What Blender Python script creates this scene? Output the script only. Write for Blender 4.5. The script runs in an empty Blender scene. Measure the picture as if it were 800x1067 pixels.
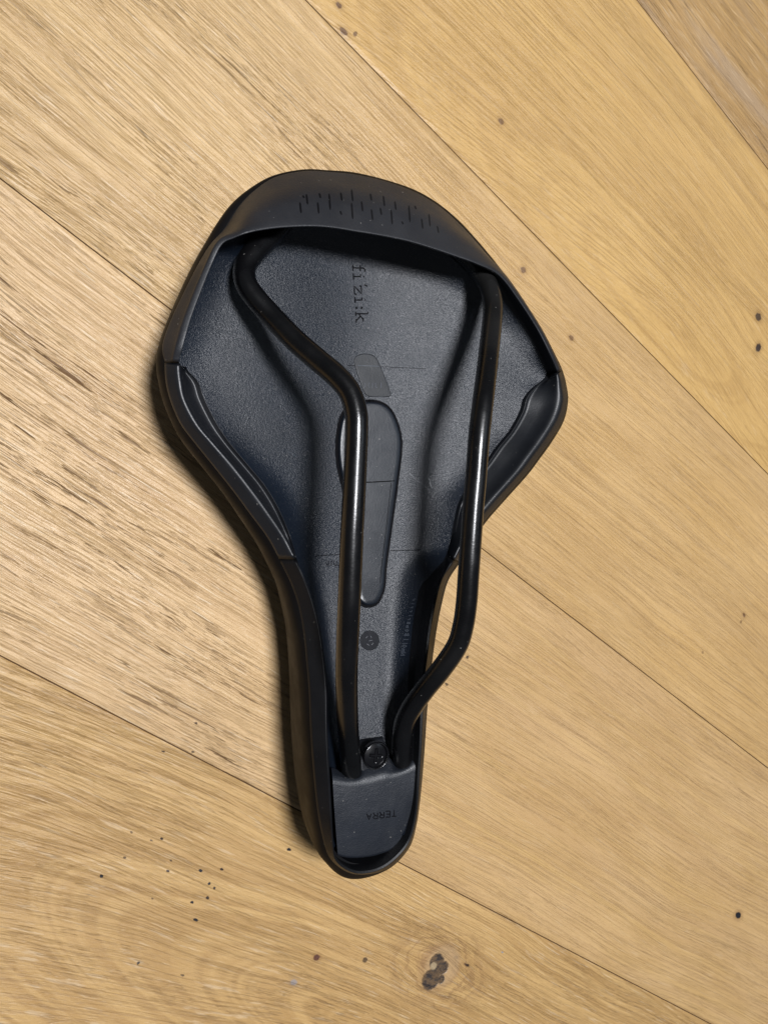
import bpy, bmesh, math, random
from mathutils import Vector, Matrix
from mathutils.bvhtree import BVHTree
random.seed(7)
C = bpy.context.scene
COL = C.collection

# ------------------------------------------------------------------ camera
FPX, CX, CY, CAMH = 801.0, 400.0, 533.5, 0.270
down = Vector((-388.654/FPX, 20.0/FPX, -1.0)).normalized()
zc = -down
yc = (Vector((0, 1, 0)) - Vector((0, 1, 0)).dot(zc)*zc).normalized()
xc = yc.cross(zc)
R = Matrix((xc, yc, zc))                       # world = R @ camera space
cd = bpy.data.cameras.new('camera'); cam = bpy.data.objects.new('camera', cd); COL.objects.link(cam)
cam.matrix_world = Matrix.Translation((0, 0, CAMH)) @ R.to_4x4()
cd.sensor_fit = 'HORIZONTAL'; cd.sensor_width = 36; cd.lens = 36*FPX/800
cd.clip_start = 0.01; cd.clip_end = 20
C.camera = cam
def ray(x, y): return (R @ Vector(((x-CX)/FPX, -(y-CY)/FPX, -1.0))).normalized()
def P(x, y, h):
    d = ray(x, y); t = (h-CAMH)/d.z
    return Vector((d.x*t, d.y*t, h))

# ------------------------------------------------------------------ light
w = bpy.data.worlds.new('World'); C.world = w; w.use_nodes = True
bg = w.node_tree.nodes['Background']; bg.inputs[0].default_value = (0.85, 0.92, 1.0, 1); bg.inputs[1].default_value = 0.07
def lamp(name, loc, target, size, power, col):
    l = bpy.data.lights.new(name, 'AREA'); l.shape = 'DISK'; l.size = size; l.energy = power; l.color = col
    o = bpy.data.objects.new(name, l); COL.objects.link(o); o.location = loc
    o.rotation_euler = (Vector(target)-Vector(loc)).to_track_quat('-Z', 'Y').to_euler()
    return o
lamp('ceiling_lamp', (0.035, 0.22, 1.65), (0.13, 0.0, 0), 0.36, 39, (0.955, 0.965, 1.0))
lamp('added_fill', (1.25, 0.25, 1.55), (0.13, 0.0, 0), 0.60, 1.2, (0.72, 0.85, 1.0))  # added fill for sheen on the shell, no such source known
C.view_settings.view_transform = 'Standard'; C.view_settings.look = 'None'
C.view_settings.exposure = 0; C.view_settings.gamma = 1
C.render.engine = 'CYCLES'
C.render.resolution_x = 767; C.render.resolution_y = 1024

# ------------------------------------------------------------------ node helpers
class NT:
    def __init__(s, name):
        s.m = bpy.data.materials.new(name); s.m.use_nodes = True; s.t = s.m.node_tree; s.n = s.t.nodes
        s.b = s.n['Principled BSDF']
    def new(s, typ, **kw):
        n = s.n.new(typ)
        for k, v in kw.items(): setattr(n, k, v)
        return n
    def link(s, a, b): s.t.links.new(a, b)
    def inp(s, sock, v):
        if isinstance(v, (int, float)): sock.default_value = v
        elif isinstance(v, (tuple, list)): sock.default_value = v
        else: s.link(v, sock)
    def math(s, op, a, b=0.0, c=None, clamp=False):
        n = s.new('ShaderNodeMath', operation=op, use_clamp=clamp); s.inp(n.inputs[0], a); s.inp(n.inputs[1], b)
        if c is not None: s.inp(n.inputs[2], c)
        return n.outputs[0]
    def noise(s, vec, scale=1, detail=2, rough=.5, dist=0):
        n = s.new('ShaderNodeTexNoise'); s.link(vec, n.inputs['Vector'])
        n.inputs['Scale'].default_value = scale; n.inputs['Detail'].default_value = detail
        n.inputs['Roughness'].default_value = rough; n.inputs['Distortion'].default_value = dist
        return n.outputs['Fac']
    def mr(s, v, a, b, c=0., d=1., smooth=True):
        n = s.new('ShaderNodeMapRange', interpolation_type='SMOOTHSTEP' if smooth else 'LINEAR')
        s.inp(n.inputs[0], v)
        for i, q in enumerate((a, b, c, d)): n.inputs[i+1].default_value = q
        return n.outputs[0]
    def mix(s, f, a, b, blend='MIX'):
        n = s.new('ShaderNodeMix', data_type='RGBA', blend_type=blend)
        s.inp(n.inputs[0], f); s.inp(n.inputs[6], a); s.inp(n.inputs[7], b)
        return n.outputs[2]
    def comb(s, x, y, z=0.):
        n = s.new('ShaderNodeCombineXYZ'); s.inp(n.inputs[0], x); s.inp(n.inputs[1], y); s.inp(n.inputs[2], z)
        return n.outputs[0]
    def bump(s, h, strength, dist, normal=None):
        n = s.new('ShaderNodeBump'); s.link(h, n.inputs['Height'])
        n.inputs['Strength'].default_value = strength; n.inputs['Distance'].default_value = dist
        if normal is not None: s.link(normal, n.inputs['Normal'])
        return n.outputs[0]

def c4(t): return (t[0], t[1], t[2], 1)

def plastic(name, col, rough, grain=0.0, gscale=2500, spec=.5, coat=0, wear=0.15, dust=.5):
    k = NT(name); tc = k.new('ShaderNodeTexCoord').outputs['Object']
    a = k.noise(tc, 35, 4, .6)
    f = k.mr(a, .3, .7)
    cc = k.mix(f, c4([q*(1-wear) for q in col]), c4([q*(1+wear) for q in col]))
    d1 = k.mr(k.noise(tc, 850, 1, .5), .76, .80, 0, dust)              # stray dust
    d2 = k.math('MULTIPLY', k.mr(k.noise(tc, 14, 3, .6), .50, .72), .035*dust*2)   # handling film
    cc = k.mix(k.math('MAXIMUM', d1, d2), cc, (.24, .23, .21, 1))
    k.link(cc, k.b.inputs['Base Color'])
    r = k.noise(tc, 120, 3, .6)
    k.link(k.mr(r, .3, .7, rough*(1-wear*.6), rough*(1+wear*.6)), k.b.inputs['Roughness'])
    k.b.inputs['Specular IOR Level'].default_value = spec
    if coat: k.b.inputs['Coat Weight'].default_value = coat; k.b.inputs['Coat Roughness'].default_value = .16
    if grain:
        g = k.noise(tc, gscale, 2, .6)
        g2 = k.noise(tc, gscale*.35, 2, .5)
        nb = k.bump(g, grain, .00016); nb = k.bump(g2, grain*.4, .0002, nb)
        k.link(nb, k.b.inputs['Normal'])
    return k.m

M_cover = plastic('black_cover_material', (.0026, .0026, .0032), .58, .25, 1800, .14, dust=.06)
M_lip = plastic('nose_lip_plastic', (.0038, .0041, .0052), .45, .25, 2200, .30, dust=.15)
M_rim = plastic('dark_plastic', (.0058, .0068, .0092), .42, .25, 2200, .6)
M_plate = plastic('grained_plastic', (.0040, .0075, .0145), .36, 1.3, 3000, .72, dust=.35)
M_band = plastic('matt_band_plastic', (.0115, .0125, .0160), .50, .45, 2400, .48)
M_cap = plastic('cap_plastic', (.0095, .0120, .0175), .43, .6, 2600, .80)
M_plug = plastic('smooth_plug_plastic', (.0075, .0105, .016), .35, .25, 2400, .55)
M_ink_shade = plastic('ink_and_shade_black', (.003, .003, .004), .8, .2, 2500, .1)  # black for inked strokes and for painted shade in slots and gaps
M_badge = plastic('badge_dark', (.005, .006, .009), .7, .8, 1500, .3)
M_glyph = plastic('raised_glyph', (.055, .064, .08), .35, 0)
M_tongue = plastic('tongue_plastic', (.006, .008, .011), .5, .5, 2400, .5)
M_block = plastic('block_plastic', (.005, .006, .009), .55, .5, 2200, .4)
M_rail = plastic('gloss_black_rail', (.0025, .0025, .003), .29, .18, 1400, .45, .2, .3, .55)
M_screw = plastic('black_steel', (.004, .004, .005), .2, .1, 1200, .6, .2)

# ------------------------------------------------------------------ floor
GA = math.radians(-33.6)
gu = Vector((math.cos(GA), math.sin(GA))); gv = Vector((-math.sin(GA), math.cos(GA)))
def UV(p): return (p.x*gu.x+p.y*gu.y, p.x*gv.x+p.y*gv.y)
seams = [-.0446, .0801, .2054, .3320]
W = .1256
allseams = [seams[0]-W*k for k in range(5, 0, -1)] + seams + [seams[-1]+W*k for k in range(1, 5)]

# marks: x, y (photo), radius along grain px, across px, strength, colour key
MARKS = [
 (545,281,4,3.5,.8,'br'),(595,352,4,3,.7,'br'),(522,126,4,3.5,.75,'br'),(790,330,6,5.5,.9,'dk'),(790,362,5,6.5,1,'dk'),
 (775,641,3.5,2.5,.8,'br'),(772,648,2.5,3,.6,'br'),(732,680,2,2,.5,'br'),(353,5,3.5,3,.9,'br'),(358,32,5,3,.9,'br'),(370,35,2.5,3,.8,'br'),
 (487,685,2.2,2,.9,'dk'),(465,713,3,1.5,.8,'dk'),(769,954,6,4.5,1,'bl'),
 (330,998,3.5,3,.9,'rd'),(380,1001,3,3,.8,'dk'),(306,1024,4,3,.6,'gy'),(475,998,3.5,1.6,1,'dk'),(486,1006,4.5,1.6,1,'dk'),(523,993,2,1,.9,'gy'),
 (301,885.5,2.4,1.5,1,'bl'),(105.6,913,1.9,1.4,1,'bl'),(168.6,874,1.8,1.1,1,'dk'),(158,876,1.5,1,.8,'dk'),(175,908,1.7,1.2,1,'dk'),
 (208.7,908,2.2,1.3,1,'bl'),(231,906,2.2,1.2,1,'dk'),(218,921,1.7,1.4,1,'bl'),(223,926,1.5,1.3,1,'dk'),(200,941,1.9,1.3,1,'bl'),
 (216,936,1.9,1.3,1,'dk'),(204,959,2.6,1.3,1,'bl'),(144,1004,1.6,1.5,.9,'bl'),(190,1017,2,1,.8,'dk'),(130,894,1.6,1.1,.8,'dk'),
 (159,937,1.3,1,.7,'dk'),(178,897,1.3,1,.8,'dk'),(137,868,1.4,.9,.7,'dk'),(204,753.5,1.6,1.1,.9,'dk'),(201,784,1.5,1,.8,'dk'),(170,783,2.2,.9,.9,'dk'),
]
MC = {'br': (.13,.065,.03), 'dk': (.045,.027,.018), 'bl': (.012,.013,.018), 'rd': (.09,.03,.025), 'gy': (.25,.26,.30)}

def oak(name, vlo, vhi, base, dark, seed, pore=1.0, ringk=1.0, cath=None, knots=(), grey=0.0, fibre=1.0, bandw=1.0, big=1.0, fx=(.1, .2, 1.), coarse=1.0, base2=None):
    """oak board: growth rings, pores and fibres laid along the board; cath=(x, y, stretch) centre of a cathedral figure"""
    k = NT(name)
    tc = k.new('ShaderNodeTexCoord').outputs['Object']
    sx = k.new('ShaderNodeSeparateXYZ'); k.link(tc, sx.inputs[0]); X, Y = sx.outputs[0], sx.outputs[1]
    u = k.math('ADD', k.math('MULTIPLY', X, gu.x), k.math('MULTIPLY', Y, gu.y))
    v = k.math('ADD', k.math('MULTIPLY', X, gv.x), k.math('MULTIPLY', Y, gv.y))
    # wandering of the grain
    w1 = k.noise(k.comb(k.math('MULTIPLY', u, 5), k.math('MULTIPLY', v, 14), seed), 1, 2, .45)
    w2 = k.noise(k.comb(k.math('MULTIPLY', u, 32), k.math('MULTIPLY', v, 90), seed+5), 1, 2, .5)
    wv = k.math('ADD', v, k.math('MULTIPLY_ADD', w1, .016, k.math('MULTIPLY', w2, .0016)))
    # knots push the grain aside
    for (kx, ky, r, amp) in knots:
        ku, kv = UV(P(kx, ky, 0))
        du = k.math('MULTIPLY', k.math('SUBTRACT', u, ku), .55); dv = k.math('SUBTRACT', v, kv)
        d2 = k.math('ADD', k.math('MULTIPLY', du, du), k.math('MULTIPLY', dv, dv))
        e = k.math('EXPONENT', k.math('MULTIPLY', d2, -1.0/(r*r)))
        wv = k.math('ADD', wv, k.math('MULTIPLY', k.math('MULTIPLY', e, dv), amp))
    if cath:
        cu, cv = UV(P(cath[0], cath[1], 0))
        au = k.math('MULTIPLY', k.math('SUBTRACT', u, cu), cath[2]); av = k.math('SUBTRACT', wv, cv+.011)
        rho = k.math('SQRT', k.math('ADD', k.math('MULTIPLY_ADD', au, au, .00002), k.math('MULTIPLY', av, av)))
        rho = k.math('MULTIPLY_ADD', w1, .012, rho)
        pv = k.math('MULTIPLY_ADD', rho, .35, k.math('MULTIPLY', wv, .65)) if len(cath) < 4 else wv
    else:
        rho = wv; pv = wv
    # growth rings of uneven width
    r1 = k.noise(k.comb(k.math('MULTIPLY', rho, 420*ringk), k.math('MULTIPLY', u, 3), seed+1), 1, 2, .55)
    r2 = k.noise(k.comb(k.math('MULTIPLY', rho, 110*ringk), k.math('MULTIPLY', u, 2), seed+2), 1, 2, .5)
    ring = k.mr(r1, .42, .60)
    broad = k.mr(r2, .33, .68)
    # pores: short dark dashes in the early wood
    p1 = k.noise(k.comb(k.math('MULTIPLY', u, 110), k.math('MULTIPLY', pv, 2500), seed+3), 1, 2, .6)
    p2 = k.noise(k.comb(k.math('MULTIPLY', u, 55*coarse), k.math('MULTIPLY', pv, 950*coarse), seed+4), 1, 4, .65)
    p3 = k.noise(k.comb(k.math('MULTIPLY', u, 14), k.math('MULTIPLY', pv, 2400), seed+12), 1, 4, .75)
    lines = k.mr(p3, .50, .66)
    pm = k.math('MULTIPLY_ADD', ring, .55, .45)
    thr = k.mr(p1, .57, .63)
    thr2 = k.mr(p2, .585, .635)
    patch = k.mr(k.noise(k.comb(k.math('MULTIPLY', u, 14), k.math('MULTIPLY', v, 40), seed+9), 1, 2, .5), .38, .62, .25, 1)
    fade = k.mr(k.math('MULTIPLY_ADD', w1, .06, X), fx[0], fx[1], 1, fx[2])
    patch = k.math('MULTIPLY', patch, fade)
    pores = k.math('MULTIPLY', k.math('MULTIPLY', k.math('MAXIMUM', k.math('MULTIPLY', thr, .65), k.math('MULTIPLY', thr2, big)), pm), patch)
    # very fine fibres and a soft mottling
    fb = k.noise(k.comb(k.math('MULTIPLY', u, 220), k.math('MULTIPLY', pv, 4200), seed+6), 1, 3, .65)
    mo = k.noise(k.comb(k.math('MULTIPLY', u, 18), k.math('MULTIPLY', v, 45), seed+7), 1, 4, .6)
    sheen_tone = k.mr(k.math('MULTIPLY_ADD', w1, .10, X), .11, .24)  # paler left end: wood variation with some sheen painted in
    bcol = k.mix(sheen_tone, c4(base), c4(base2 or base))
    col = k.mix(k.math('MULTIPLY', broad, .50*bandw), bcol, c4([a*.55+b*.45 for a, b in zip(base, dark)]))
    col = k.mix(k.math('MULTIPLY', ring, .55*bandw), col, c4([a*.4+b*.6 for a, b in zip(base, dark)]))
    col = k.mix(k.mr(mo, .35, .68, 0, .30), col, c4([a*1.12 for a in base]))
    m2 = k.noise(k.comb(k.math('MULTIPLY', u, 9), k.math('MULTIPLY', v, 26), seed+15), 1, 3, .55)
    col = k.mix(k.mr(m2, .45, .72, 0, .42), col, c4([a*.5+b*.5 for a, b in zip(base, dark)]))
    col = k.mix(k.mr(fb, .35, .70, 0, .28*fibre), col, c4(dark))
    if grey:
        gn = k.noise(k.comb(k.math('MULTIPLY', u, 10), k.math('MULTIPLY', v, 60), seed+8), 1, 3, .6)
        col = k.mix(k.mr(gn, .48, .72, 0, grey), col, (.30, .25, .22, 1))
    dk = c4([a*.52 for a in dark])
    iso = k.noise(tc, 2400, 2, .65)
    col = k.mix(k.mr(iso, .42, .70, 0, .26), col, c4(dark))
    fl = k.noise(k.comb(k.math('MULTIPLY', u, 75), k.math('MULTIPLY', pv, 1300), seed+21), 1, 3, .6)
    col = k.mix(k.math('MULTIPLY', k.math('MULTIPLY', k.mr(fl, .58, .68), fade), .55*pore), col, (.74, .60, .42, 1))
    col = k.mix(k.math('MULTIPLY', pores, min(1, pore*.95)), col, dk)
    col = k.mix(k.math('MULTIPLY', lines, .46*fibre), col, c4(dark))
    mc = k.noise(tc, 2600, 2, .6)
    hgt = k.math('MULTIPLY_ADD', pores, -1.0*pore, k.math('MULTIPLY', fb, .35))
    hgt = k.math('MULTIPLY_ADD', mc, .35, k.math('MULTIPLY_ADD', lines, -.3, hgt))
    # knots and specks
    wx = k.new('ShaderNodeTexNoise'); k.link(tc, wx.inputs['Vector']); wx.inputs['Scale'].default_value = 700; wx.inputs['Detail'].default_value = 2
    vm = k.new('ShaderNodeVectorMath', operation='MULTIPLY_ADD'); k.link(wx.outputs['Color'], vm.inputs[0])
    vm.inputs[1].default_value = (.0011, .0011, 0); vm.inputs[2].default_value = (-.00055, -.00055, 0)
    va = k.new('ShaderNodeVectorMath', operation='ADD'); k.link(k.comb(u, v, 0), va.inputs[0]); k.link(vm.outputs[0], va.inputs[1])
    for (mx, my, ra, rb, st, ck) in MARKS:
        mu, mv = UV(P(mx, my, 0))
        if not (vlo <= mv < vhi): continue
        s = .00035
        mp = k.new('ShaderNodeMapping', vector_type='TEXTURE'); k.link(va.outputs[0], mp.inputs[0])
        mp.inputs['Location'].default_value = (mu, mv, 0); mp.inputs['Scale'].default_value = (ra*s, rb*s, 1)
        ln = k.new('ShaderNodeVectorMath', operation='LENGTH'); k.link(mp.outputs[0], ln.inputs[0])
        if ra > 3:
            halo = k.mr(ln.outputs['Value'], 1.0, 2.6, .45*st, 0)
            col = k.mix(halo, col, c4([a*.75+b*.25 for a, b in zip(dark, MC[ck])]))
        col = k.mix(k.mr(ln.outputs['Value'], .75, 1.25, st, 0), col, c4(MC[ck]))
    for (kx, ky, r, amp) in knots:
        if r > .0085: continue
        # the one open knot: halo ring, blue-black filler with a pale island
        ku, kv = UV(P(kx, ky, 0))
        def blob(dx, dy, rr, lo, hi, stx=1.0):
            q = P(kx+dx, ky+dy, 0); a, b = UV(q)
            mp = k.new('ShaderNodeMapping', vector_type='TEXTURE'); k.link(va.outputs[0], mp.inputs[0])
            mp.inputs['Location'].default_value = (a, b, 0); mp.inputs['Scale'].default_value = (rr*.00035*stx, rr*.00035, 1)
            ln = k.new('ShaderNodeVectorMath', operation='LENGTH'); k.link(mp.outputs[0], ln.inputs[0])
            return k.mr(ln.outputs['Value'], lo, hi, 1, 0)
        q = P(kx+5, ky-4, 0); a_, b_ = UV(q)
        mp2 = k.new('ShaderNodeMapping', vector_type='TEXTURE'); k.link(va.outputs[0], mp2.inputs[0])
        mp2.inputs['Location'].default_value = (a_, b_, 0); mp2.inputs['Scale'].default_value = (27*.00035*1.5, 27*.00035, 1)
        l2 = k.new('ShaderNodeVectorMath', operation='LENGTH'); k.link(mp2.outputs[0], l2.inputs[0]); lv = k.math('ADD', l2.outputs['Value'], k.math('MULTIPLY_ADD', k.noise(tc, 110, 3, .6), 1.3, -.65))
        rg = k.noise(k.comb(k.math('MULTIPLY_ADD', w2, 3.0, k.math('MULTIPLY', lv, 9)), 0., 3.3), 1, 2, .5)
        rm = k.math('MULTIPLY', k.mr(lv, 1.2, 2.3, 1, 0), k.mr(rg, .45, .6))
        col = k.mix(k.math('MULTIPLY', rm, .42), col, (.25, .135, .06, 1))
        hr = k.math('MULTIPLY', blob(5, -4, 29, .85, 1.15), .35)
        col = k.mix(hr, col, (.27, .15, .085, 1))
        col = k.mix(k.math('MULTIPLY', blob(8, -5, 24, .8, 1.15), .55), col, (.50, .34, .18, 1))
        f = k.math('MAXIMUM', blob(-4, 9, 12.5, .85, 1.1), k.math('MAXIMUM', blob(2, -9, 10, .85, 1.1), blob(8, -3, 8.5, .8, 1.1)))
        f = k.math('MAXIMUM', f, blob(6, 9, 6, .7, 1.1))
        kn = k.noise(tc, 420, 6, .7)
        fcol = k.mix(k.mr(kn, .42, .56), (.022, .021, .025, 1), (.11, .07, .04, 1))
        col = k.mix(k.math('MULTIPLY', f, .95), col, fcol)
        col = k.mix(blob(-1.5, -5, 5, .6, 1.1), col, (.36, .27, .16, 1))
        hgt = k.math('MULTIPLY_ADD', f, -.6, hgt)
    k.link(col, k.b.inputs['Base Color'])
    k.link(k.math('MULTIPLY_ADD', pores, .2, k.mr(mo, .3, .7, .31, .42)), k.b.inputs['Roughness'])
    k.b.inputs['Specular IOR Level'].default_value = .55
    k.link(k.bump(hgt, .9, .00040), k.b.inputs['Normal'])
    return k.m

OAKS = {
 # below the lowest seam: figured board with the open knot
 4: oak('oak_figured', -9, seams[0], (.60,.392,.165), (.31,.168,.058), 11.3, .55, 1.25, cath=(395,1080,.24), knots=((453,1012,.0080,-.75),), bandw=1.5, big=.45),
 5: oak('oak_brushed_pale', seams[0], seams[1], (.68,.47,.245), (.33,.175,.066), 23.9, 1.0, .8, grey=.04, bandw=.7, fibre=.6, big=1.35, fx=(.09, .17, .25), coarse=.62, base2=(.57,.37,.150)),
 6: oak('oak_open_pored', seams[1], seams[2], (.65,.445,.21), (.32,.175,.065), 37.1, .90, .8, knots=((545,281,.010,-.5),), bandw=.75, fibre=.8, big=.95, fx=(.10, .19, .25), coarse=.75, base2=(.60,.385,.155)),
 7: oak('oak_calm', seams[2], seams[3], (.62,.40,.148), (.36,.20,.066), 51.7, .26, .7, cath=(690,330,.25), knots=((790,345,.012,-.6),), bandw=.9, big=.5),
 8: oak('oak_brown_streaked', seams[3], 9, (.54,.34,.135), (.25,.135,.048), 63.3, .6, 1.1, grey=.4),
}
def build_floor():
    bm = bmesh.new(); L0, L1 = -1.3, 1.7
    g = .00042; dep = .0009
    mats = list(OAKS.values()); keys = list(OAKS.keys()); gap = NT('oak_gap'); gap.b.inputs['Base Color'].default_value = (.15, .08, .03, 1); gap.b.inputs['Roughness'].default_value = .75; mats.append(gap.m)
    nseg = 60
    for i in range(len(allseams)-1):
        a, b = allseams[i], allseams[i+1]
        prof = [(a, -dep), (a+g*.55, -.00045), (a+g*2.0, -.00018), (a+g*4, 0), (b-g*4, 0), (b-g*2.0, -.00018), (b-g*.55, -.00045), (b, -dep)]
        key = i if i in OAKS else (4, 6, 7, 5)[i % 4]
        rows = []
        for s in range(nseg+1):
            uu = L0+(L1-L0)*s/nseg
            rows.append([bm.verts.new((gu.x*uu+gv.x*q[0], gu.y*uu+gv.y*q[0], q[1])) for q in prof])
        for s in range(nseg):
            for j in range(len(prof)-1):
                f = bm.faces.new((rows[s][j], rows[s+1][j], rows[s+1][j+1], rows[s][j+1])); f.material_index = keys.index(key) if 0 < j < len(prof)-2 else len(keys); f.smooth = False
    me = bpy.data.meshes.new('floor'); bm.to_mesh(me); bm.free()
    for m in mats: me.materials.append(m)
    o = bpy.data.objects.new('floor', me); COL.objects.link(o); o['kind'] = 'structure'
    return o
build_floor()

# ------------------------------------------------------------------ mesh helpers
root = bpy.data.objects.new('bicycle_saddle', None); COL.objects.link(root)
root.location = (P(390, 480, 0).x, P(390, 480, 0).y, 0)
root['label'] = 'black bicycle saddle lying upside down on the oak floor with its two rails up'
root['category'] = 'saddle'
root.empty_display_size = .05
RT = root.location.copy()

def mk(name, verts, faces, mat, parent=root, smooth=True, wn=True, label=None):
    me = bpy.data.meshes.new(name)
    me.from_pydata([tuple(Vector(v)-RT) for v in verts], [], faces)
    bm = bmesh.new(); bm.from_mesh(me)
    bmesh.ops.remove_doubles(bm, verts=bm.verts, dist=1e-6)
    bmesh.ops.recalc_face_normals(bm, faces=bm.faces)
    for f in bm.faces: f.smooth = smooth
    bm.to_mesh(me); bm.free()
    me.materials.append(mat)
    o = bpy.data.objects.new(name, me); COL.objects.link(o); o.parent = parent
    if wn:
        md = o.modifiers.new('weighted', 'WEIGHTED_NORMAL'); md.keep_sharp = False
    if label: o['label'] = label
    return o

def catmull(p0, p1, p2, p3, t):
    return 0.5*((2*p1)+(p2-p0)*t+(2*p0-5*p1+4*p2-p3)*t*t+(3*p1-p0-3*p2+p3)*t*t*t)
def spline(pts, n, closed):
    out = []; N = len(pts)
    for i in range(N if closed else N-1):
        g = (lambda j: pts[j % N]) if closed else (lambda j: pts[max(0, min(N-1, j))])
        for s in range(n): out.append(catmull(g(i-1), g(i), g(i+1), g(i+2), s/n))
    if not closed: out.append(pts[-1].copy())
    return out

def round_prof(pts, radii, n=4):
    out = []
    for i, p in enumerate(pts):
        r = radii[i]
        if r <= 0 or i in (0, len(pts)-1): out.append(p.copy()); continue
        a = pts[i-1]-p; b = pts[i+1]-p
        ra = min(r, a.length*.42); rb = min(r, b.length*.42)
        A = p+a.normalized()*ra if a.length > 1e-9 else p.copy(); B = p+b.normalized()*rb if b.length > 1e-9 else p.copy()
        for s in range(n+1):
            t = s/n; out.append(A*(1-t)**2+p*2*t*(1-t)+B*t*t)
    return out

def loft(rows, closed_rows=False):
    verts = []; faces = []
    n = len(rows[0]); m = len(rows)
    for r in rows: verts += r
    for i in range(m if closed_rows else m-1):
        k = (i+1) % m
        for j in range(n-1):
            faces.append((i*n+j, k*n+j, k*n+j+1, i*n+j+1))
    return verts, faces

# ------------------------------------------------------------------ stations of the saddle edge (photo px): S outermost edge, C1 seam, C2 crest, C3 inner edge
# tag: n nose, s side flange, h hood
ST = [
 ('n',(372,917),(373,911),(375,911),None),
 ('n',(355,914),(358,907),(361,907),None),
 ('n',(340,901),(345,896),(349.5,897),None),
 ('n',(330,885),(338,880),(346.5,881),None),
 ('n',(322,845),(331,845),(344,845),None),
 ('n',(317,795),(326,795),(341,795),None),
 ('n',(314,757),(323.5,757),(339.5,757),None),
 ('n',(311.5,719),(322,719),(339,719),None),
 ('n',(308.5,690),(319.5,690),(336.5,690),None),
 ('n',(304.5,660),(316.5,660),(332.5,660),None),
 ('n',(298.5,635),(311.5,633),(326.5,634),None),
 ('n',(292,612),(304,610),(319,611),None),
 ('j',(281,589),(293,587),(309,588),None),
 ('s',(269,567),(280,562),(299,562),(304,563)),
 ('s',(250,539),(261,536),(279,532),(292,533)),
 ('s',(231,512),(241,509),(262,509),(277,507)),
 ('s',(212.5,489),(222,485),(244,486),(259,485)),
 ('s',(190,461),(201,459),(224,463),(240,462)),
 ('s',(179,442),(188,441),(207,443),(226,441)),
 ('s',(169,418),(178,418),(193,417),(213,415)),
 ('s',(164.3,398),(173,398),(189,398),(207,398)),
 ('e',(162,381),(171.5,378),(188,378),(194,382)),     # 21: left joint with the hood
 ('h',(164,362),(169,360),(192.5,361),None),
 ('h',(174,333),(178,333),(201,331),None),
 ('h',(191,294),(196,295),(215,294),None),
 ('h',(203,270),(208,272),(225,270),None),
 ('h',(214,251),(220,253),(233,255),None),
 ('r',(225,232),(234,238),(243,249.5),None),
 ('r',(240,212),(248,216),(256,244.5),None),
 ('r',(259,196),(264,199),(275,240.5),None),
 ('r',(284,182.5),(286,184.5),(297,238),None),
 ('r',(316,176),(316.5,178),(325,237),None),
 ('r',(344,177),(344,179),(347,238.5),None),
 ('r',(369,179),(369,181.5),(369,242),None),
 ('r',(401,186.5),(400.5,188.5),(397,246.5),None),
 ('r',(432,197),(431,199.5),(424,252),None),
 ('r',(457,211.5),(456,214),(448,259),None),
 ('r',(479,230),(477,232),(472,267),None),
 ('r',(501,254),(499,256),(497,276),None),
 ('r',(526,285),(523.5,286.5),(519.5,287.5),None),
 ('h',(545,311.5),(543,312.5),(540,314),None),
 ('h',(564,341),(562,342),(559,343.5),None),
 ('h',(577,366),(575,367),(571.5,368),None),
 ('e',(586,385),(584,386),(580,388),(575,390)),     # 43: right joint
 ('s',(590.5,402),(588.5,402),(583,403),(561,401)),
 ('s',(592,418),(590,418),(584,418),(550,413)),
 ('s',(587.5,439),(585,438),(578,436),(545,429)),
 ('s',(575,461),(572,460),(565,457),(534,449)),
 ('s',(562,479),(559,478),(552,475),(521,465)),
 ('s',(550,495),(547,494),(540,491),(510,481)),
 ('s',(525,523),(522,522),(515,519),(494,503)),
 ('s',(506,545),(503,544),(497,541),(482,523)),
 ('s',(490,569),(487,568),(482,565),(476,548)),
 ('j',(479,587),(476,586),(472,584),(471,574)),
 ('n',(467,606),(464.5,605),(460.5,604),None),
 ('n',(460,632),(457.5,632),(453.5,631),None),
 ('n',(455.5,655),(453,655),(449,655),None),
 ('n',(452,679),(449.5,679),(446,679),None),
 ('n',(448,712),(445.5,712),(442,712),None),
 ('n',(445,745),(443,745),(440.5,745),None),
 ('n',(443,775),(441.5,775),(439.5,775),None),
 ('n',(440.5,807),(439.5,807),(437.5,807),None),
 ('n',(437.5,837),(436.5,837),(435.5,837),None),
 ('n',(434,860),(433,860),(432,860),None),
 ('n',(427.5,882),(426.5,881.5),(425,880.5),None),
 ('n',(412,901),(411.5,899.5),(410,897.5),None),
 ('n',(394,911.5),(393,909),(394,907.5),None),
]
AX0 = P(372, 917, .03); 
ya = math.radians(1.5)                                   # saddle axis, about x=.113 in its own turned frame
def axis_pt(y):
    return None
cA, sA = math.cos(math.radians(-1.5)), math.sin(math.radians(-1.5))
def to_s(p): return Vector((p.x*cA+p.y*sA, -p.x*sA+p.y*cA))
def from_s(q): return Vector((q.x*cA-q.y*sA, q.x*sA+q.y*cA))
AXX = .1132
def sm(t): t = max(0, min(1, t)); return t*t*(3-2*t)
YCAP = P(392, 869, .034).y
def hp(y):                                               # level of the shell's inner face: rises to the nose
    return .018 + .012*sm((-.015-y)/.075) - .006*sm((YCAP-y)/.003)
def dish(p):
    d = abs(to_s(p).x-AXX)*1000
    return .0105*(1-math.exp(-(d/38)**2))*sm(1-(-.01-p.y)/.05 if p.y < -.01 else 1)
def nosef(y): return sm((-.03-y)/.06)
rows = {k: [] for k in ('S', 'C1', 'C2', 'C3', 'A')}
tags = []
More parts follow.
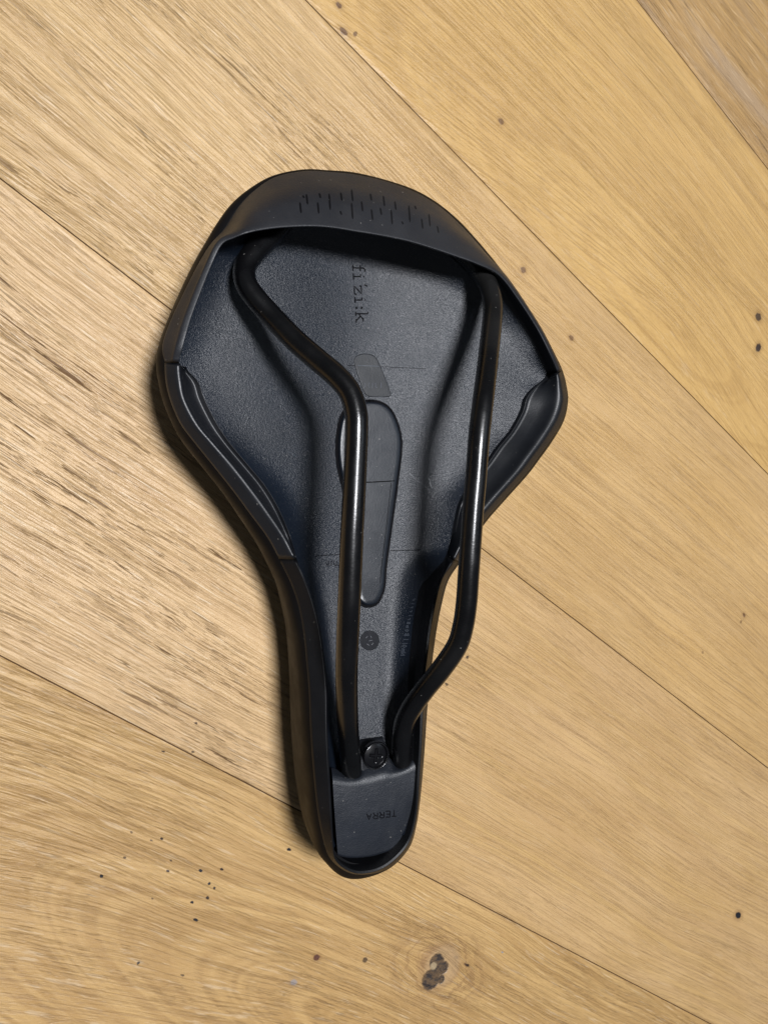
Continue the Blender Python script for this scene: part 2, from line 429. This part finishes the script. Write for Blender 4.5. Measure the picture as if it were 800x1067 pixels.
for tg, s, c1, c2, c3 in ST:
    y0 = P(*s, .028).y; nf = nosef(y0)
    hs = .027+.006*nf; h2 = (.037+.005*nf); h1 = hs+.55*(h2-hs) if tg not in 'r' else hs+.002
    if tg == 'r': h2 = .043
    if tg in 'h': h2 = .039
    kk = len(tags)
    h1 = {24:.0335, 25:.0325, 26:.0315, 27:.0305, 28:.0300, 29:.0295, 39:.0295, 40:.0305, 41:.032, 42:.033}.get(kk, h1)
    h2 = {26:.040, 27:.0415, 39:.0415, 40:.040}.get(kk, h2)
    s3 = P(*s, hs); p1 = P(*c1, h1); p2 = P(*c2, h2)
    q = to_s(s3); aq = Vector((AXX, max(-.088, min(.062, q.y)))); a = from_s(aq)
    A = Vector((a.x, a.y, 0))
    inn = Vector((A.x-p2.x, A.y-p2.y, 0)).normalized()
    if c3: p3 = P(*c3, .031)
    else: p3 = p2+inn*.0008+Vector((0, 0, -.0004))
    for k, v in (('S', s3), ('C1', p1), ('C2', p2), ('C3', p3), ('A', A)): rows[k].append(v)
    tags.append(tg)
SUB = 5
dense = {k: spline(v, SUB, True) for k, v in rows.items()}
ND = len(dense['S'])
JL, JR = 21*SUB, 43*SUB                                   # joints of hood and side rim

# cover: padded top (it faces the floor) and its side wall
prs = []
for i in range(ND):
    S, C1, A = dense['S'][i], dense['C1'][i], dense['A'][i]
    def at(t, z): return Vector((S.x+(A.x-S.x)*t, S.y+(A.y-S.y)*t, z))
    zs = S.z
    outw = Vector((S.x-A.x, S.y-A.y, 0)).normalized()
    pr = [at(.97, .0006), at(.60, .0006), at(.40, .0012), at(.22, .0045), at(.10, zs*.42), at(.03, zs*.74), at(0, zs), S.lerp(C1, .34)+Vector((0, 0, (C1.z-S.z)*.30*max(0, min(1, .2-outw.x*1.2)))), C1, C1-outw*.003+Vector((0, 0, -.001))]
    prs.append(round_prof(pr, [0, .01, .012, .010, .006, .004, .003, .0012, .0004, 0], 3))
v, f = loft(prs, True)
cover = mk('cover', v, f, M_cover)
cen = len(cover.data.vertices)

# side rim: seam, crest, sloping recess, inner edge, wall down to the shell
def C3z(i): return dense['C3'][i].z
def foot(i):
    C3, A, C2 = dense['C3'][i], dense['A'][i], dense['C2'][i]
    inn = Vector((A.x-C3.x, A.y-C3.y, 0)).normalized()
    return C3+inn*.0005, inn
idx = list(range(JR, ND))+list(range(0, JL+1))
FOOT = {}
for i in range(ND):
    F, inn = foot(i); Fz = min(C3z(i)-.002, hp(F.y)+dish(F)+.009)
    FOOT[i] = Vector((F.x, F.y, Fz))
for i in range(JL, JR+1):
    C1, C2 = dense['C1'][i], dense['C2'][i]
    outw = Vector((C1.x-C2.x, C1.y-C2.y, 0)); wd = outw.length; outw.normalize()
    back = .0018+(max(.0018, min(wd*.42, .009))-.0018)*min(sm((i-25*SUB)/(4*SUB)), sm((41*SUB-i)/(4*SUB)))
    U2 = C2+outw*max(.0018, back)+Vector((0, 0, -.0058)); F = U2.copy(); F.z = min(U2.z-.001, hp(F.y)+dish(F)+.009); FOOT[i] = F
for J in (JL, JR):
    for it in range(24 if J == JL else 5):
        new = {}
        for i in range(J-10, J+11): new[i] = (FOOT[i-1]+FOOT[i]*2+FOOT[i+1])/4
        FOOT.update(new)
def rim_piece(name, ids, mat):
    prs = []
    for i in ids:
        C1, C2, C3 = dense['C1'][i], dense['C2'][i], dense['C3'][i]
        F = FOOT[i]; A = dense['A'][i]
        inn = Vector((A.x-C2.x, A.y-C2.y, 0)).normalized()
        d = (C3-C2).length
        e = min(1, max(0, (d-.0016)/.004))
        m = C3.lerp(C2, .18); m.z = C3.z-.0022*e+(1-e)*(m.z-C3.z)
        b = C2.lerp(C3, .28)
        b.z = (C2.z+(C3.z-C2.z)*.28)*(1-e)+(C2.z-(C2.z-C3.z)*.55-.001)*e
        pr = [C1-inn*.0002+Vector((0, 0, -.0014)), C1+Vector((0, 0, .0005)), C2, b, m, C3, F, F+inn*.0012+Vector((0, 0, -.0025))]
        prs.append(round_prof(pr, [0, .0006, .0036, .0022, .0012, .0004, .0004, 0], 4))
    v, f = loft(prs); n = len(prs[0])
    return mk(name, v, f+[tuple(range(n)), tuple(range(len(v)-n, len(v)))], mat)
KL, KR = 12*SUB+1, 53*SUB
rim_piece('side_flange', list(range(KL, JL+1)), M_rim)
rim_piece('side_flange', list(range(JR, KR+1)), M_rim)
rim_piece('nose_lip', list(range(KR, ND))+list(range(0, KL+1)), M_lip)

# hood / rear band
prs = []
for i in range(JL, JR+1):
    C1, C2, A, S = dense['C1'][i], dense['C2'][i], dense['A'][i], dense['S'][i]
    outw = Vector((C1.x-C2.x, C1.y-C2.y, 0)); wd = outw.length; outw.normalize()
    mid = C1.lerp(C2, .45); mid.z = C1.z+(C2.z-C1.z)*.62+.0008*min(1, wd/.012)
    back = .0018+(max(.0018, min(wd*.42, .009))-.0018)*min(sm((i-25*SUB)/(4*SUB)), sm((41*SUB-i)/(4*SUB)))
    U = C2+outw*.0016+Vector((0, 0, -.0034)); U2 = C2+outw*max(.0018, back)+Vector((0, 0, -.0058)); 
    F = FOOT[i]
    pr = [C1-outw*.0001+Vector((0, 0, -.0012)), C1+Vector((0, 0, .0004)), mid, C2+outw*.0024+Vector((0, 0, -.0005)), C2+Vector((0, 0, .0003)), U, U2, F, F-outw*.001+Vector((0, 0, -.001))]
    prs.append(round_prof(pr, [0, .0006, .008, .002, .0024, .0010, .002, .0004, 0], 5))
v, f = loft(prs); n = len(prs[0])
band = mk('rear_band', v, f+[tuple(range(n)), tuple(range(len(v)-n, len(v)))], M_band)

# shell: the inner face of the base
ts = [0, .03, .06, .10, .14, .19, .25, .32, .40, .5, .60, .70, .79, .86, .91, .95, .975, 1]
prs = []
for i in range(ND):
    F = FOOT[i]; A = dense['A'][i]; pr = []
    F0 = F+(F-A).normalized()*0
    for t in ts:
        x = F.x+(A.x-F.x)*t; y = F.y+(A.y-F.y)*t
        L = (F-A).to_2d().length; w_ = min(.014, L*.45)
        e = (F.z-hp(F.y)-dish(F))*max(0, 1-t*L/w_)**2.2
        q = Vector((x, y, 0)); q.z = hp(y)+dish(q)+e; pr.append(q)
    prs.append(pr)
v, f = loft(prs, True)
shell = mk('shell', v, f, M_plate, wn=True)

bpy.context.view_layer.update()
def bvh(o):
    bm = bmesh.new(); bm.from_mesh(o.data); bmesh.ops.transform(bm, matrix=Matrix.Translation(RT), verts=bm.verts)
    t = BVHTree.FromBMesh(bm); bm.free(); return t
SHB, BAB = bvh(shell), bvh(band)
CO = Vector((0, 0, CAMH))
def on(tree, x, y, off=0):
    loc, nrm, _, _ = tree.ray_cast(CO, ray(x, y))
    if loc is None: loc = P(x, y, .03); nrm = Vector((0, 0, 1))
    if nrm.z < 0: nrm = -nrm
    return loc+nrm*off, nrm

def ribbon(pts2, wid, tree, off=.00008, sub=3, taper=False):
    """a thin raised or inked stroke that follows the surface"""
    dn = []
    for a, b in zip(pts2[:-1], pts2[1:]):
        for s in range(sub): dn.append((a[0]+(b[0]-a[0])*s/sub, a[1]+(b[1]-a[1])*s/sub))
    dn.append(pts2[-1])
    P3 = [on(tree, *p) for p in dn]
    vs = []; fs = []
    for i, (p, nn) in enumerate(P3):
        a = P3[max(0, i-1)][0]; b = P3[min(len(P3)-1, i+1)][0]
        d = (b-a).normalized(); side = d.cross(nn).normalized()*wid/2
        if taper and i in (0, len(P3)-1): side *= .45
        vs += [p-side-nn*.0002, p-side+nn*off, p+side+nn*off, p+side-nn*.0002]
    for i in range(len(P3)-1):
        for j in range(4):
            fs.append((i*4+j, i*4+(j+1) % 4, i*4+4+(j+1) % 4, i*4+4+j))
    fs += [(0, 1, 2, 3), tuple(len(vs)-4+j for j in range(4))]
    return vs, fs
def strokes(name, lst, wid, tree, mat, parent, off=.00008, taper=False):
    V = []; Fc = []
    for s in lst:
        v, f = ribbon(s, wid, tree, off, 3, taper); o = len(V); V += v; Fc += [tuple(o+j for j in q) for q in f]
    return mk(name, V, Fc, mat, parent, False, False)

# slots of the rear band: black surface strips paint the shade inside them
SL = [(58,180,230),(72,148,160),(88,142,190),(148,138,160),(140,180,232),(193,140,215),(247,135,172),(245,220,238),(297,120,175),(297,182,258),(343,175,222),
      (384,140,172),(389,212,262),(430,205,238),(444,150,198),(480,215,282),(497,175,215),(530,268,282),(562,195,272),(590,195,212),(621,255,302),(655,235,292),(694,290,322)]
for x, a, b in SL:
    X = 300+x/4.444; ya_, yb = 170+a/4.444, 170+b/4.444
    strokes('slot_shade', [[(X-.6, ya_), (X, (ya_+yb)/2), (X+.6, yb)]], .00066, BAB, M_ink_shade, band, .00003, True)

# lettering: f i ' z i : k, running down the photograph, letter tops to the right
def vtext(seq, x0, y0, slope):
    out = []
    for (a0, strks) in seq:
        for s in strks: out.append([(x0+slope*(a0+a)+b, y0+a0+a) for a, b in s])
    return out
fz = [
 (0, [[(3,0),(3,10.5),(4.6,12.6),(7,12)], [(0,0),(6.2,0)], [(.2,7.4),(6.4,7.4)]]),
 (8.5, [[(3.4,0),(3.4,7.4),(.8,7.4)], [(0,0),(6.6,0)], [(2.8,10.6),(4,11)]]),
 (17.8, [[(4.2,14),(2.6,10.4)]]),
 (21.5, [[(.3,5.4),(.3,7.4),(8.4,7.4),(.4,0),(8.8,0),(8.8,2.2)]]),
 (33, [[(3.4,0),(3.4,7.4),(.8,7.4)], [(0,0),(6.6,0)], [(2.8,10.6),(4,11)]]),
 (43, [[(.4,.7),(2.6,.7)], [(.4,1.5),(2.6,1.5)], [(.4,6.2),(2.6,6.2)], [(.4,7),(2.6,7)]]),
 (48.5, [[(2.2,0),(2.2,12.6)], [(0,0),(4.6,0)], [(.2,12.6),(2.2,12.6)], [(2.2,3.2),(8.4,7.4)], [(4.6,4.8),(9.6,0)], [(7.8,0),(11.6,0)], [(6.6,7.4),(10.4,7.4)]]),
]
strokes('lettering', vtext(fz, 367.5, 276, .06), .00048, SHB, M_ink_shade, shell, .00005)
# millimetre marks and rulings
strokes('ruling', [[(362,380.5),(398,382),(444,384)]], .00016, SHB, M_ink_shade, shell, .00002)
strokes('ruling', [[(328,579.5),(355,577.5)], [(406,574),(438,573)]], .00024, SHB, M_ink_shade, shell, .00002)
def mm(x, y):
    return [[(x,y-5),(x,y)], [(x,y-1.2),(x+1.5,y),(x+3,y-1.2),(x+3,y-5)], [(x+3,y-1.2),(x+4.5,y),(x+6,y-1.2),(x+6,y-5)]]
def mm_up(x, y):     # upside-down m m
    o = []
    for k in (0, 8):
        X = x+k; o += [[(X,y),(X,y+4.4),(X+1.2,y+5.2),(X+2.6,y+4.4),(X+2.6,y+.6)], [(X+2.6,y+4.4),(X+4,y+5.2),(X+5.4,y+4.4),(X+5.4,y)]]
    return o
strokes('lettering', mm_up(340, 584), .00028, SHB, M_ink_shade, shell, .00004)
# raised maker's line down the right of the nose: tiny letters, tops to the left edge
tiny = []
random.seed(3)
for i, ch in enumerate('NmOIIBanAudtrdk'):
    t = i/15.0; bx = 417+11.5*t+2.0*t*t; by = 683-62*t; h = 5.0 if i < 6 else 3.6; s = 3.3 if i < 6 else 2.6
    def q(a, b): return (bx+b+a*.18, by-a)
    if ch in 'N': tiny += [[q(0,0),q(0,h),q(s*.8,0),q(s*.8,h)]]
    elif ch in 'IId': tiny += [[q(0,0),q(0,h)]]
    elif ch in 'Oa': tiny += [[q(0,h/2),q(s*.4,h),q(s*.8,h/2),q(s*.4,0),q(0,h/2)]]
    elif ch in 'BA': tiny += [[q(0,0),q(0,h),q(s*.7,h*.75),q(0,h/2),q(s*.7,h*.25),q(0,0)]]
    elif ch in 'mn': tiny += [[q(0,0),q(0,h*.7),q(s*.4,h*.5),q(s*.4,0)], [q(s*.4,h*.6),q(s*.8,h*.5),q(s*.8,0)]]
    else: tiny += [[q(0,0),q(0,h*.7)], [q(0,h*.5),q(s*.6,h*.7)]]
strokes('lettering', tiny, .00026, SHB, M_glyph, shell, .00012)
tl = []
for i in range(7):
    by = 646+i*5.3; bx = 346.5+i*.35
    tl += [[(bx,by),(bx+2.2,by+.6)], [(bx+(i%2)*1.6,by),(bx+(i%2)*1.6,by+2)]]
strokes('lettering', tl, .00030, SHB, M_glyph, shell, .00010)

def patch(name, outl, tree, mat, parent, lift, drop, edge=.0004, rings=5, taper=0, closed_sub=4):
    """a low raised plate with rounded edges whose outline is given on the photo, lying on a surface"""
    pts = spline([Vector((a, b, 0)) for a, b in outl], closed_sub, True) if closed_sub > 1 else [Vector((a, b, 0)) for a, b in outl]
    base = [on(tree, p.x, p.y)[0] for p in pts]
    c = sum(base, Vector())/len(base)
    rr = []
    N = len(base)
    for i, b in enumerate(base):
        tv = (base[(i+1) % N]-base[i-1]); nv = Vector((-tv.y, tv.x, 0)).normalized()
        if nv.dot(c-b) < 0: nv = -nv
        pr = [b+Vector((0, 0, -drop)), b+Vector((0, 0, lift-edge)), b+nv*edge*.3+Vector((0, 0, lift-edge*.3)), b+nv*edge+Vector((0, 0, lift)), b+nv*edge*2.5+Vector((0, 0, lift))]
        rr.append(pr)
    v, f = loft(rr, True); top = [i*5+4 for i in range(N)]
    f.append(tuple(top))
    return mk(name, v, f, mat, parent, True, True)

# relief plug: key-shaped insert with a gap round it, split by a cross line
PL = [(384,417.5),(400,421),(411,434),(418,461),(414,501),(408,545),(402,589),(400,612),(394,627),(385,632),(375,629),(369,616),(364,575),(359,520),(352,487),(350.5,461),(355,434),(367,421)]
def scale_poly(pl, k):
    o = []
    N = len(pl)
    for i in range(N):
        a = Vector(pl[i-1]); b = Vector(pl[(i+1) % N]); t = (b-a).normalized(); nn = Vector((t.y, -t.x)); o.append((pl[i][0]+nn.x*k, pl[i][1]+nn.y*k))
    return o
GK = spline([Vector((a, b, 0)) for a, b in scale_poly(PL, -.1)], 3, True); GK = [(p.x, p.y) for p in GK]
strokes('plug_gap_shade', [GK+GK[:2]], .0011, SHB, M_ink_shade, shell, .00006)  # black strip on the shell paints the shade of the gap
plug = patch('relief_plug', scale_poly(PL, -1.5), SHB, M_plug, shell, .0014, .0004, .0008)
PLB = bvh(plug)
strokes('split_line', [[(357,503),(384,502.5),(411,501)]], .0004, PLB, M_ink_shade, plug, .00003)
strokes('split_line', [[(407.5,503),(403.5,540),(398,585),(395.5,608)]], .00022, PLB, M_ink_shade, plug, .00003)
# small tongue above the plug with its faint moulded figures
TG = [(369,378),(371,371),(378,368.5),(386,369),(392,373),(396,381),(402,396),(407,412),(396,413),(382,412),(375,398)]
tongue = patch('tongue', TG, SHB, M_tongue, shell, .00025, .0003, .0002)
TGB = bvh(tongue)
strokes('ruling', [[(370,380.5),(395,381.5)]], .00022, TGB, M_glyph, tongue, .00004)
strokes('lettering', [[(385,398.5),(383.5,401),(385,404)], [(388,399),(388,404)], [(391,399),(391,403),(393,404)], [(397,398.5),(397,404)], [(379,398.5),(381,401),(379,404)]], .00018, TGB, M_glyph, tongue, .00008)
# round mould badge
bd = [(385+10*math.cos(t*math.pi/8), 667.5+10.5*math.sin(t*math.pi/8)) for t in range(16)]
badge = patch('mould_badge', bd, SHB, M_badge, shell, .00015, .0003, .0001)
BDB = bvh(badge)
strokes('marking', [[(381,665),(383,663)], [(384,668),(388,667)], [(386,662),(387,665)], [(382,671),(385,673)], [(389,670),(387,672)]], .0003, BDB, M_plate, badge, .00005)
bd = [(386+8*math.cos(t*math.pi/8), 719+8*math.sin(t*math.pi/8)) for t in range(17)]
strokes('marking', [bd], .00025, SHB, M_plate, shell, .00004)
# faint scuffs on the shell
for q in ([(427,493),(433,500),(441,505),(447,511)], [(446,497),(450,509)], [(409,644),(414,643)], [(236,286),(234,291),(235,297)], [(300,470),(309,476)], [(300,500),(304,512)]): strokes('scuff', [q], .00012, SHB, M_glyph, shell, .00003)

# ------------------------------------------------------------------ nose cap with rail sockets
def rows_mesh(name, rws, mat, parent=root, sub=3, radius=None):
    lines = []
    for pts, h in rws:
        hs = h if isinstance(h, (list, tuple)) else [h]*len(pts)
        lines.append(spline([P(a, b, q) for (a, b), q in zip(pts, hs)], sub, False))
    cols = list(zip(*lines))
    prs = [round_prof(list(c), radius or [0]+[.0008]*(len(rws)-2)+[0], 4) for c in cols]
    v, f = loft(prs); return v, f
HC = .0405
r0 = [(345,800),(351,802),(356,805.5),(366,807),(374,804),(378,797),(392,794),(405,789.5),(410,796),(418,798),(425,794),(428,785),(437,784)]
r1 = [(346.5,811.5),(354,812.5),(360,813.2),(367,813.2),(374,812.8),(381,812),(391,810),(401,807.5),(409,805.5),(417,803),(424,800.5),(430,798),(437,794)]
def lerp2(a, b, t): return (a[0]+(b[0]-a[0])*t, a[1]+(b[1]-a[1])*t)
rb = [(352,892.5),(357,894),(363,894.8),(368,895),(375,894.8),(381,894.2),(389,893),(396,891),(403,888.6),(410,886),(417,883),(424,878.5),(430.5,871)]
rmid = [lerp2(a, b, .45) for a, b in zip(r1, rb)]
rmid[0] = (348.5, 848); rmid[-1] = (435, 833)
rws = [(r0, HC-.009), (r0, HC-.0045), (r1, HC), (rmid, HC-.0006), (rb, HC-.003), ([(a[0]-(a[0]-392)*.03, a[1]-7) for a in rb], HC-.011)]
v, f = rows_mesh('nose_cap', rws, M_cap, radius=[0, .0005, .0022, .01, .0012, 0])
cap = mk('nose_cap', v, f, M_cap)
CPB = bvh(cap)
# side walls of the cap
lw = [ (a, b) for a, b in [(349.5,811.5),(350.5,830),(351.5,848),(353,870),(354.5,891.5)]]
vv = []; ff = []
for a, b in lw: p = P(a, b, HC-.0012); vv += [p, p+Vector((-.0006, 0, -.008))]
for i in range(len(lw)-1): ff.append((2*i, 2*i+1, 2*i+3, 2*i+2))
# T E R R A upside down
def glyph(ch, cx, cy):
    w_, h_ = 4.6, 6.2
    G = {'T': [[(0,1),(1,1)], [(.5,1),(.5,0)]], 'E': [[(1,1),(0,1),(0,0),(1,0)], [(0,.5),(.8,.5)]],
         'R': [[(0,0),(0,1),(.75,1),(1,.78),(.75,.52),(0,.52)], [(.5,.52),(1,0)]], 'A': [[(0,0),(.5,1),(1,0)], [(.22,.38),(.78,.38)]]}
    return [[(cx+(.5-a)*w_, cy+(b-.5)*h_-(cx-397)*.05*0) for a, b in s] for s in G[ch]]
tr = []
for ch, x, y in (('T',410.5,847.8),('E',404,848.6),('R',397.6,849.4),('R',391,850.3),('A',384.4,851.3)): tr += glyph(ch, x, y)
strokes('lettering', tr, .00036, CPB, M_ink_shade, cap, .00004)

# nose recess floor behind the cap
# mounting block between the rails
def prism(name, outl, h0, h1, mat, parent=root, bev=.0006, sub=1, drops=None):
    pts = [P(a, b, h1-dz) for (a, b), dz in zip(outl, drops or [0]*len(outl))]
    if sub > 1: pts = spline(pts, sub, True)
    c = sum(pts, Vector())/len(pts); rr = []; N = len(pts)
    for i, b in enumerate(pts):
        tv = pts[(i+1) % N]-pts[i-1]; nv = Vector((-tv.y, tv.x, 0)).normalized()
        if nv.dot(c-b) < 0: nv = -nv
        rr.append([b-nv*.0008+Vector((0, 0, h0-h1)), b+Vector((0, 0, -bev)), b+nv*bev*.3+Vector((0, 0, -bev*.3)), b+nv*bev])
    v, f = loft(rr, True); f.append(tuple(i*4+3 for i in range(N)))
    return mk(name, v, f, mat, parent)
prism('mounting_block', [(372.5,773),(386,771),(400,769),(404,780),(407,790),(411,799),(404,805),(392,808),(381,809),(375,803),(374.5,790)], .024, .0378, M_block, bev=.0012, drops=[.0062, .0062, .0062, .0015, 0, 0, 0, 0, 0, 0, .0005])
# screw: ring, dished head with a cross recess
SC = P(391.5, 787.5, .0379); SR = .0044
def lathe(center, prof, n=40):
    vs = []; fs = []
    for i in range(n):
        a = 2*math.pi*i/n
        for r, z in prof: vs.append(center+Vector((r*math.cos(a), r*math.sin(a), z)))
    m = len(prof)
    for i in range(n):
        k = (i+1) % n
        for j in range(m-1): fs.append((i*m+j, k*m+j, k*m+j+1, i*m+j+1))
    return vs, fs
vs, fs = lathe(SC, [(SR*1.08, -.001), (SR*1.08, .0003), (SR*1.05, .0007), (SR*1.0, .0009), (SR*.95, .0008), (SR*.91, .0003), (SR*.88, -.0006)])
screw = mk('screw', vs, fs, M_screw)
vs = []; fs = []; nr, na = 22, 72
for i in range(nr+1):
    r = SR*.88*i/nr
    for j in range(na):
        a = 2*math.pi*j/na; x, y = r*math.cos(a), r*math.sin(a)
        xr, yr = x*math.cos(.15)-y*math.sin(.15), x*math.sin(.15)+y*math.cos(.15)
        arm = min(max(abs(xr)-.00032, 0) if abs(yr) < .0023 else 9, max(abs(yr)-.00032, 0) if abs(xr) < .0023 else 9)
        z = .0006*(1-(r/SR)**2)-.0022*max(0, 1-arm/.00025)*max(.15, 1-r/.0028) if arm < 1 else .0006*(1-(r/SR)**2)
        vs.append(SC+Vector((x, y, z-.0002)))
for i in range(nr):
    for j in range(na):
        k = (j+1) % na; fs.append((i*na+j, (i+1)*na+j, (i+1)*na+k, i*na+k))
mk('screw_head', vs, fs, M_screw, screw, True, False)

cv = []; cf = []  # black cross set into the head, painting the shade of its recess
for ang in (-.15, math.pi/2-.15):
    d = Vector((math.cos(ang), math.sin(ang), 0)); e = Vector((-d.y, d.x, 0)); o = len(cv)
    for z in (-.0008, .00012 if ang < 0 else .0001):
        for a, b in ((-1, -.25), (-.85, -1), (.85, -1), (1, -.25), (1, .25), (.85, 1), (-.85, 1), (-1, .25)): cv.append(SC+d*a*.0023+e*b*.00034+Vector((0, 0, z)))
    cf += [tuple(o+i for i in range(8)), tuple(o+8+i for i in range(8))]+[(o+i, o+(i+1) % 8, o+8+(i+1) % 8, o+8+i) for i in range(8)]
mk('cross_shade', cv, cf, M_ink_shade, screw, False, False)

# ------------------------------------------------------------------ rails
def rail(pts, rad):
    ctr = spline([P(a, b, h) for a, b, h in pts], 10, False)
    n = 28; vs = []; fs = []
    up = None
    for i, p in enumerate(ctr):
        d = (ctr[min(i+1, len(ctr)-1)]-ctr[max(0, i-1)]).normalized()
        if up is None: up = Vector((0, 0, 1))
        up = (up-d*up.dot(d)).normalized(); sd = d.cross(up)
        for j in range(n):
            a = 2*math.pi*j/n; vs.append(p+(up*math.cos(a)+sd*math.sin(a))*rad)
    for i in range(len(ctr)-1):
        for j in range(n): fs.append((i*n+j, i*n+(j+1) % n, (i+1)*n+(j+1) % n, (i+1)*n+j))
    fs += [tuple(range(n)), tuple(range(len(vs)-n, len(vs)))]
    return mk('rail', vs, fs, M_rail, root, True, False)
rail([(300,226,.029),(284,243,.030),(266,261,.032),(255.5,277,.0335),(256,294,.036),(266,310,.038),(283,329,.041),(306,353,.046),(330,374,.051),(351,392,.0555),(364,408,.058),(370.5,428,.0595),(371.5,450,.060),(369.5,500,.060),(366.5,560,.060),(364,622,.0585),(362,670,.055),(361,705,.051),(361.5,735,.046),(363,765,.0405),(365,790,.0375),(366,806,.036)], .0035)
rail([(468,254,.029),(482,265,.031),(497,280,.0335),(508,296,.037),(513,314,.0405),(512.8,332,.044),(510,360,.049),(506.5,391,.0545),(503,420,.0585),(499,455,.060),(495.5,500,.060),(492.8,530,.060),(490,570,.060),(488,600,.0595),(486,628,.0585),(482.5,652,.057),(476,673,.055),(460,697,.051),(443,718,.0465),(430,736,.043),(421.5,753,.040),(419,772,.038),(419,788,.0365),(419.5,800,.036)], .0035)
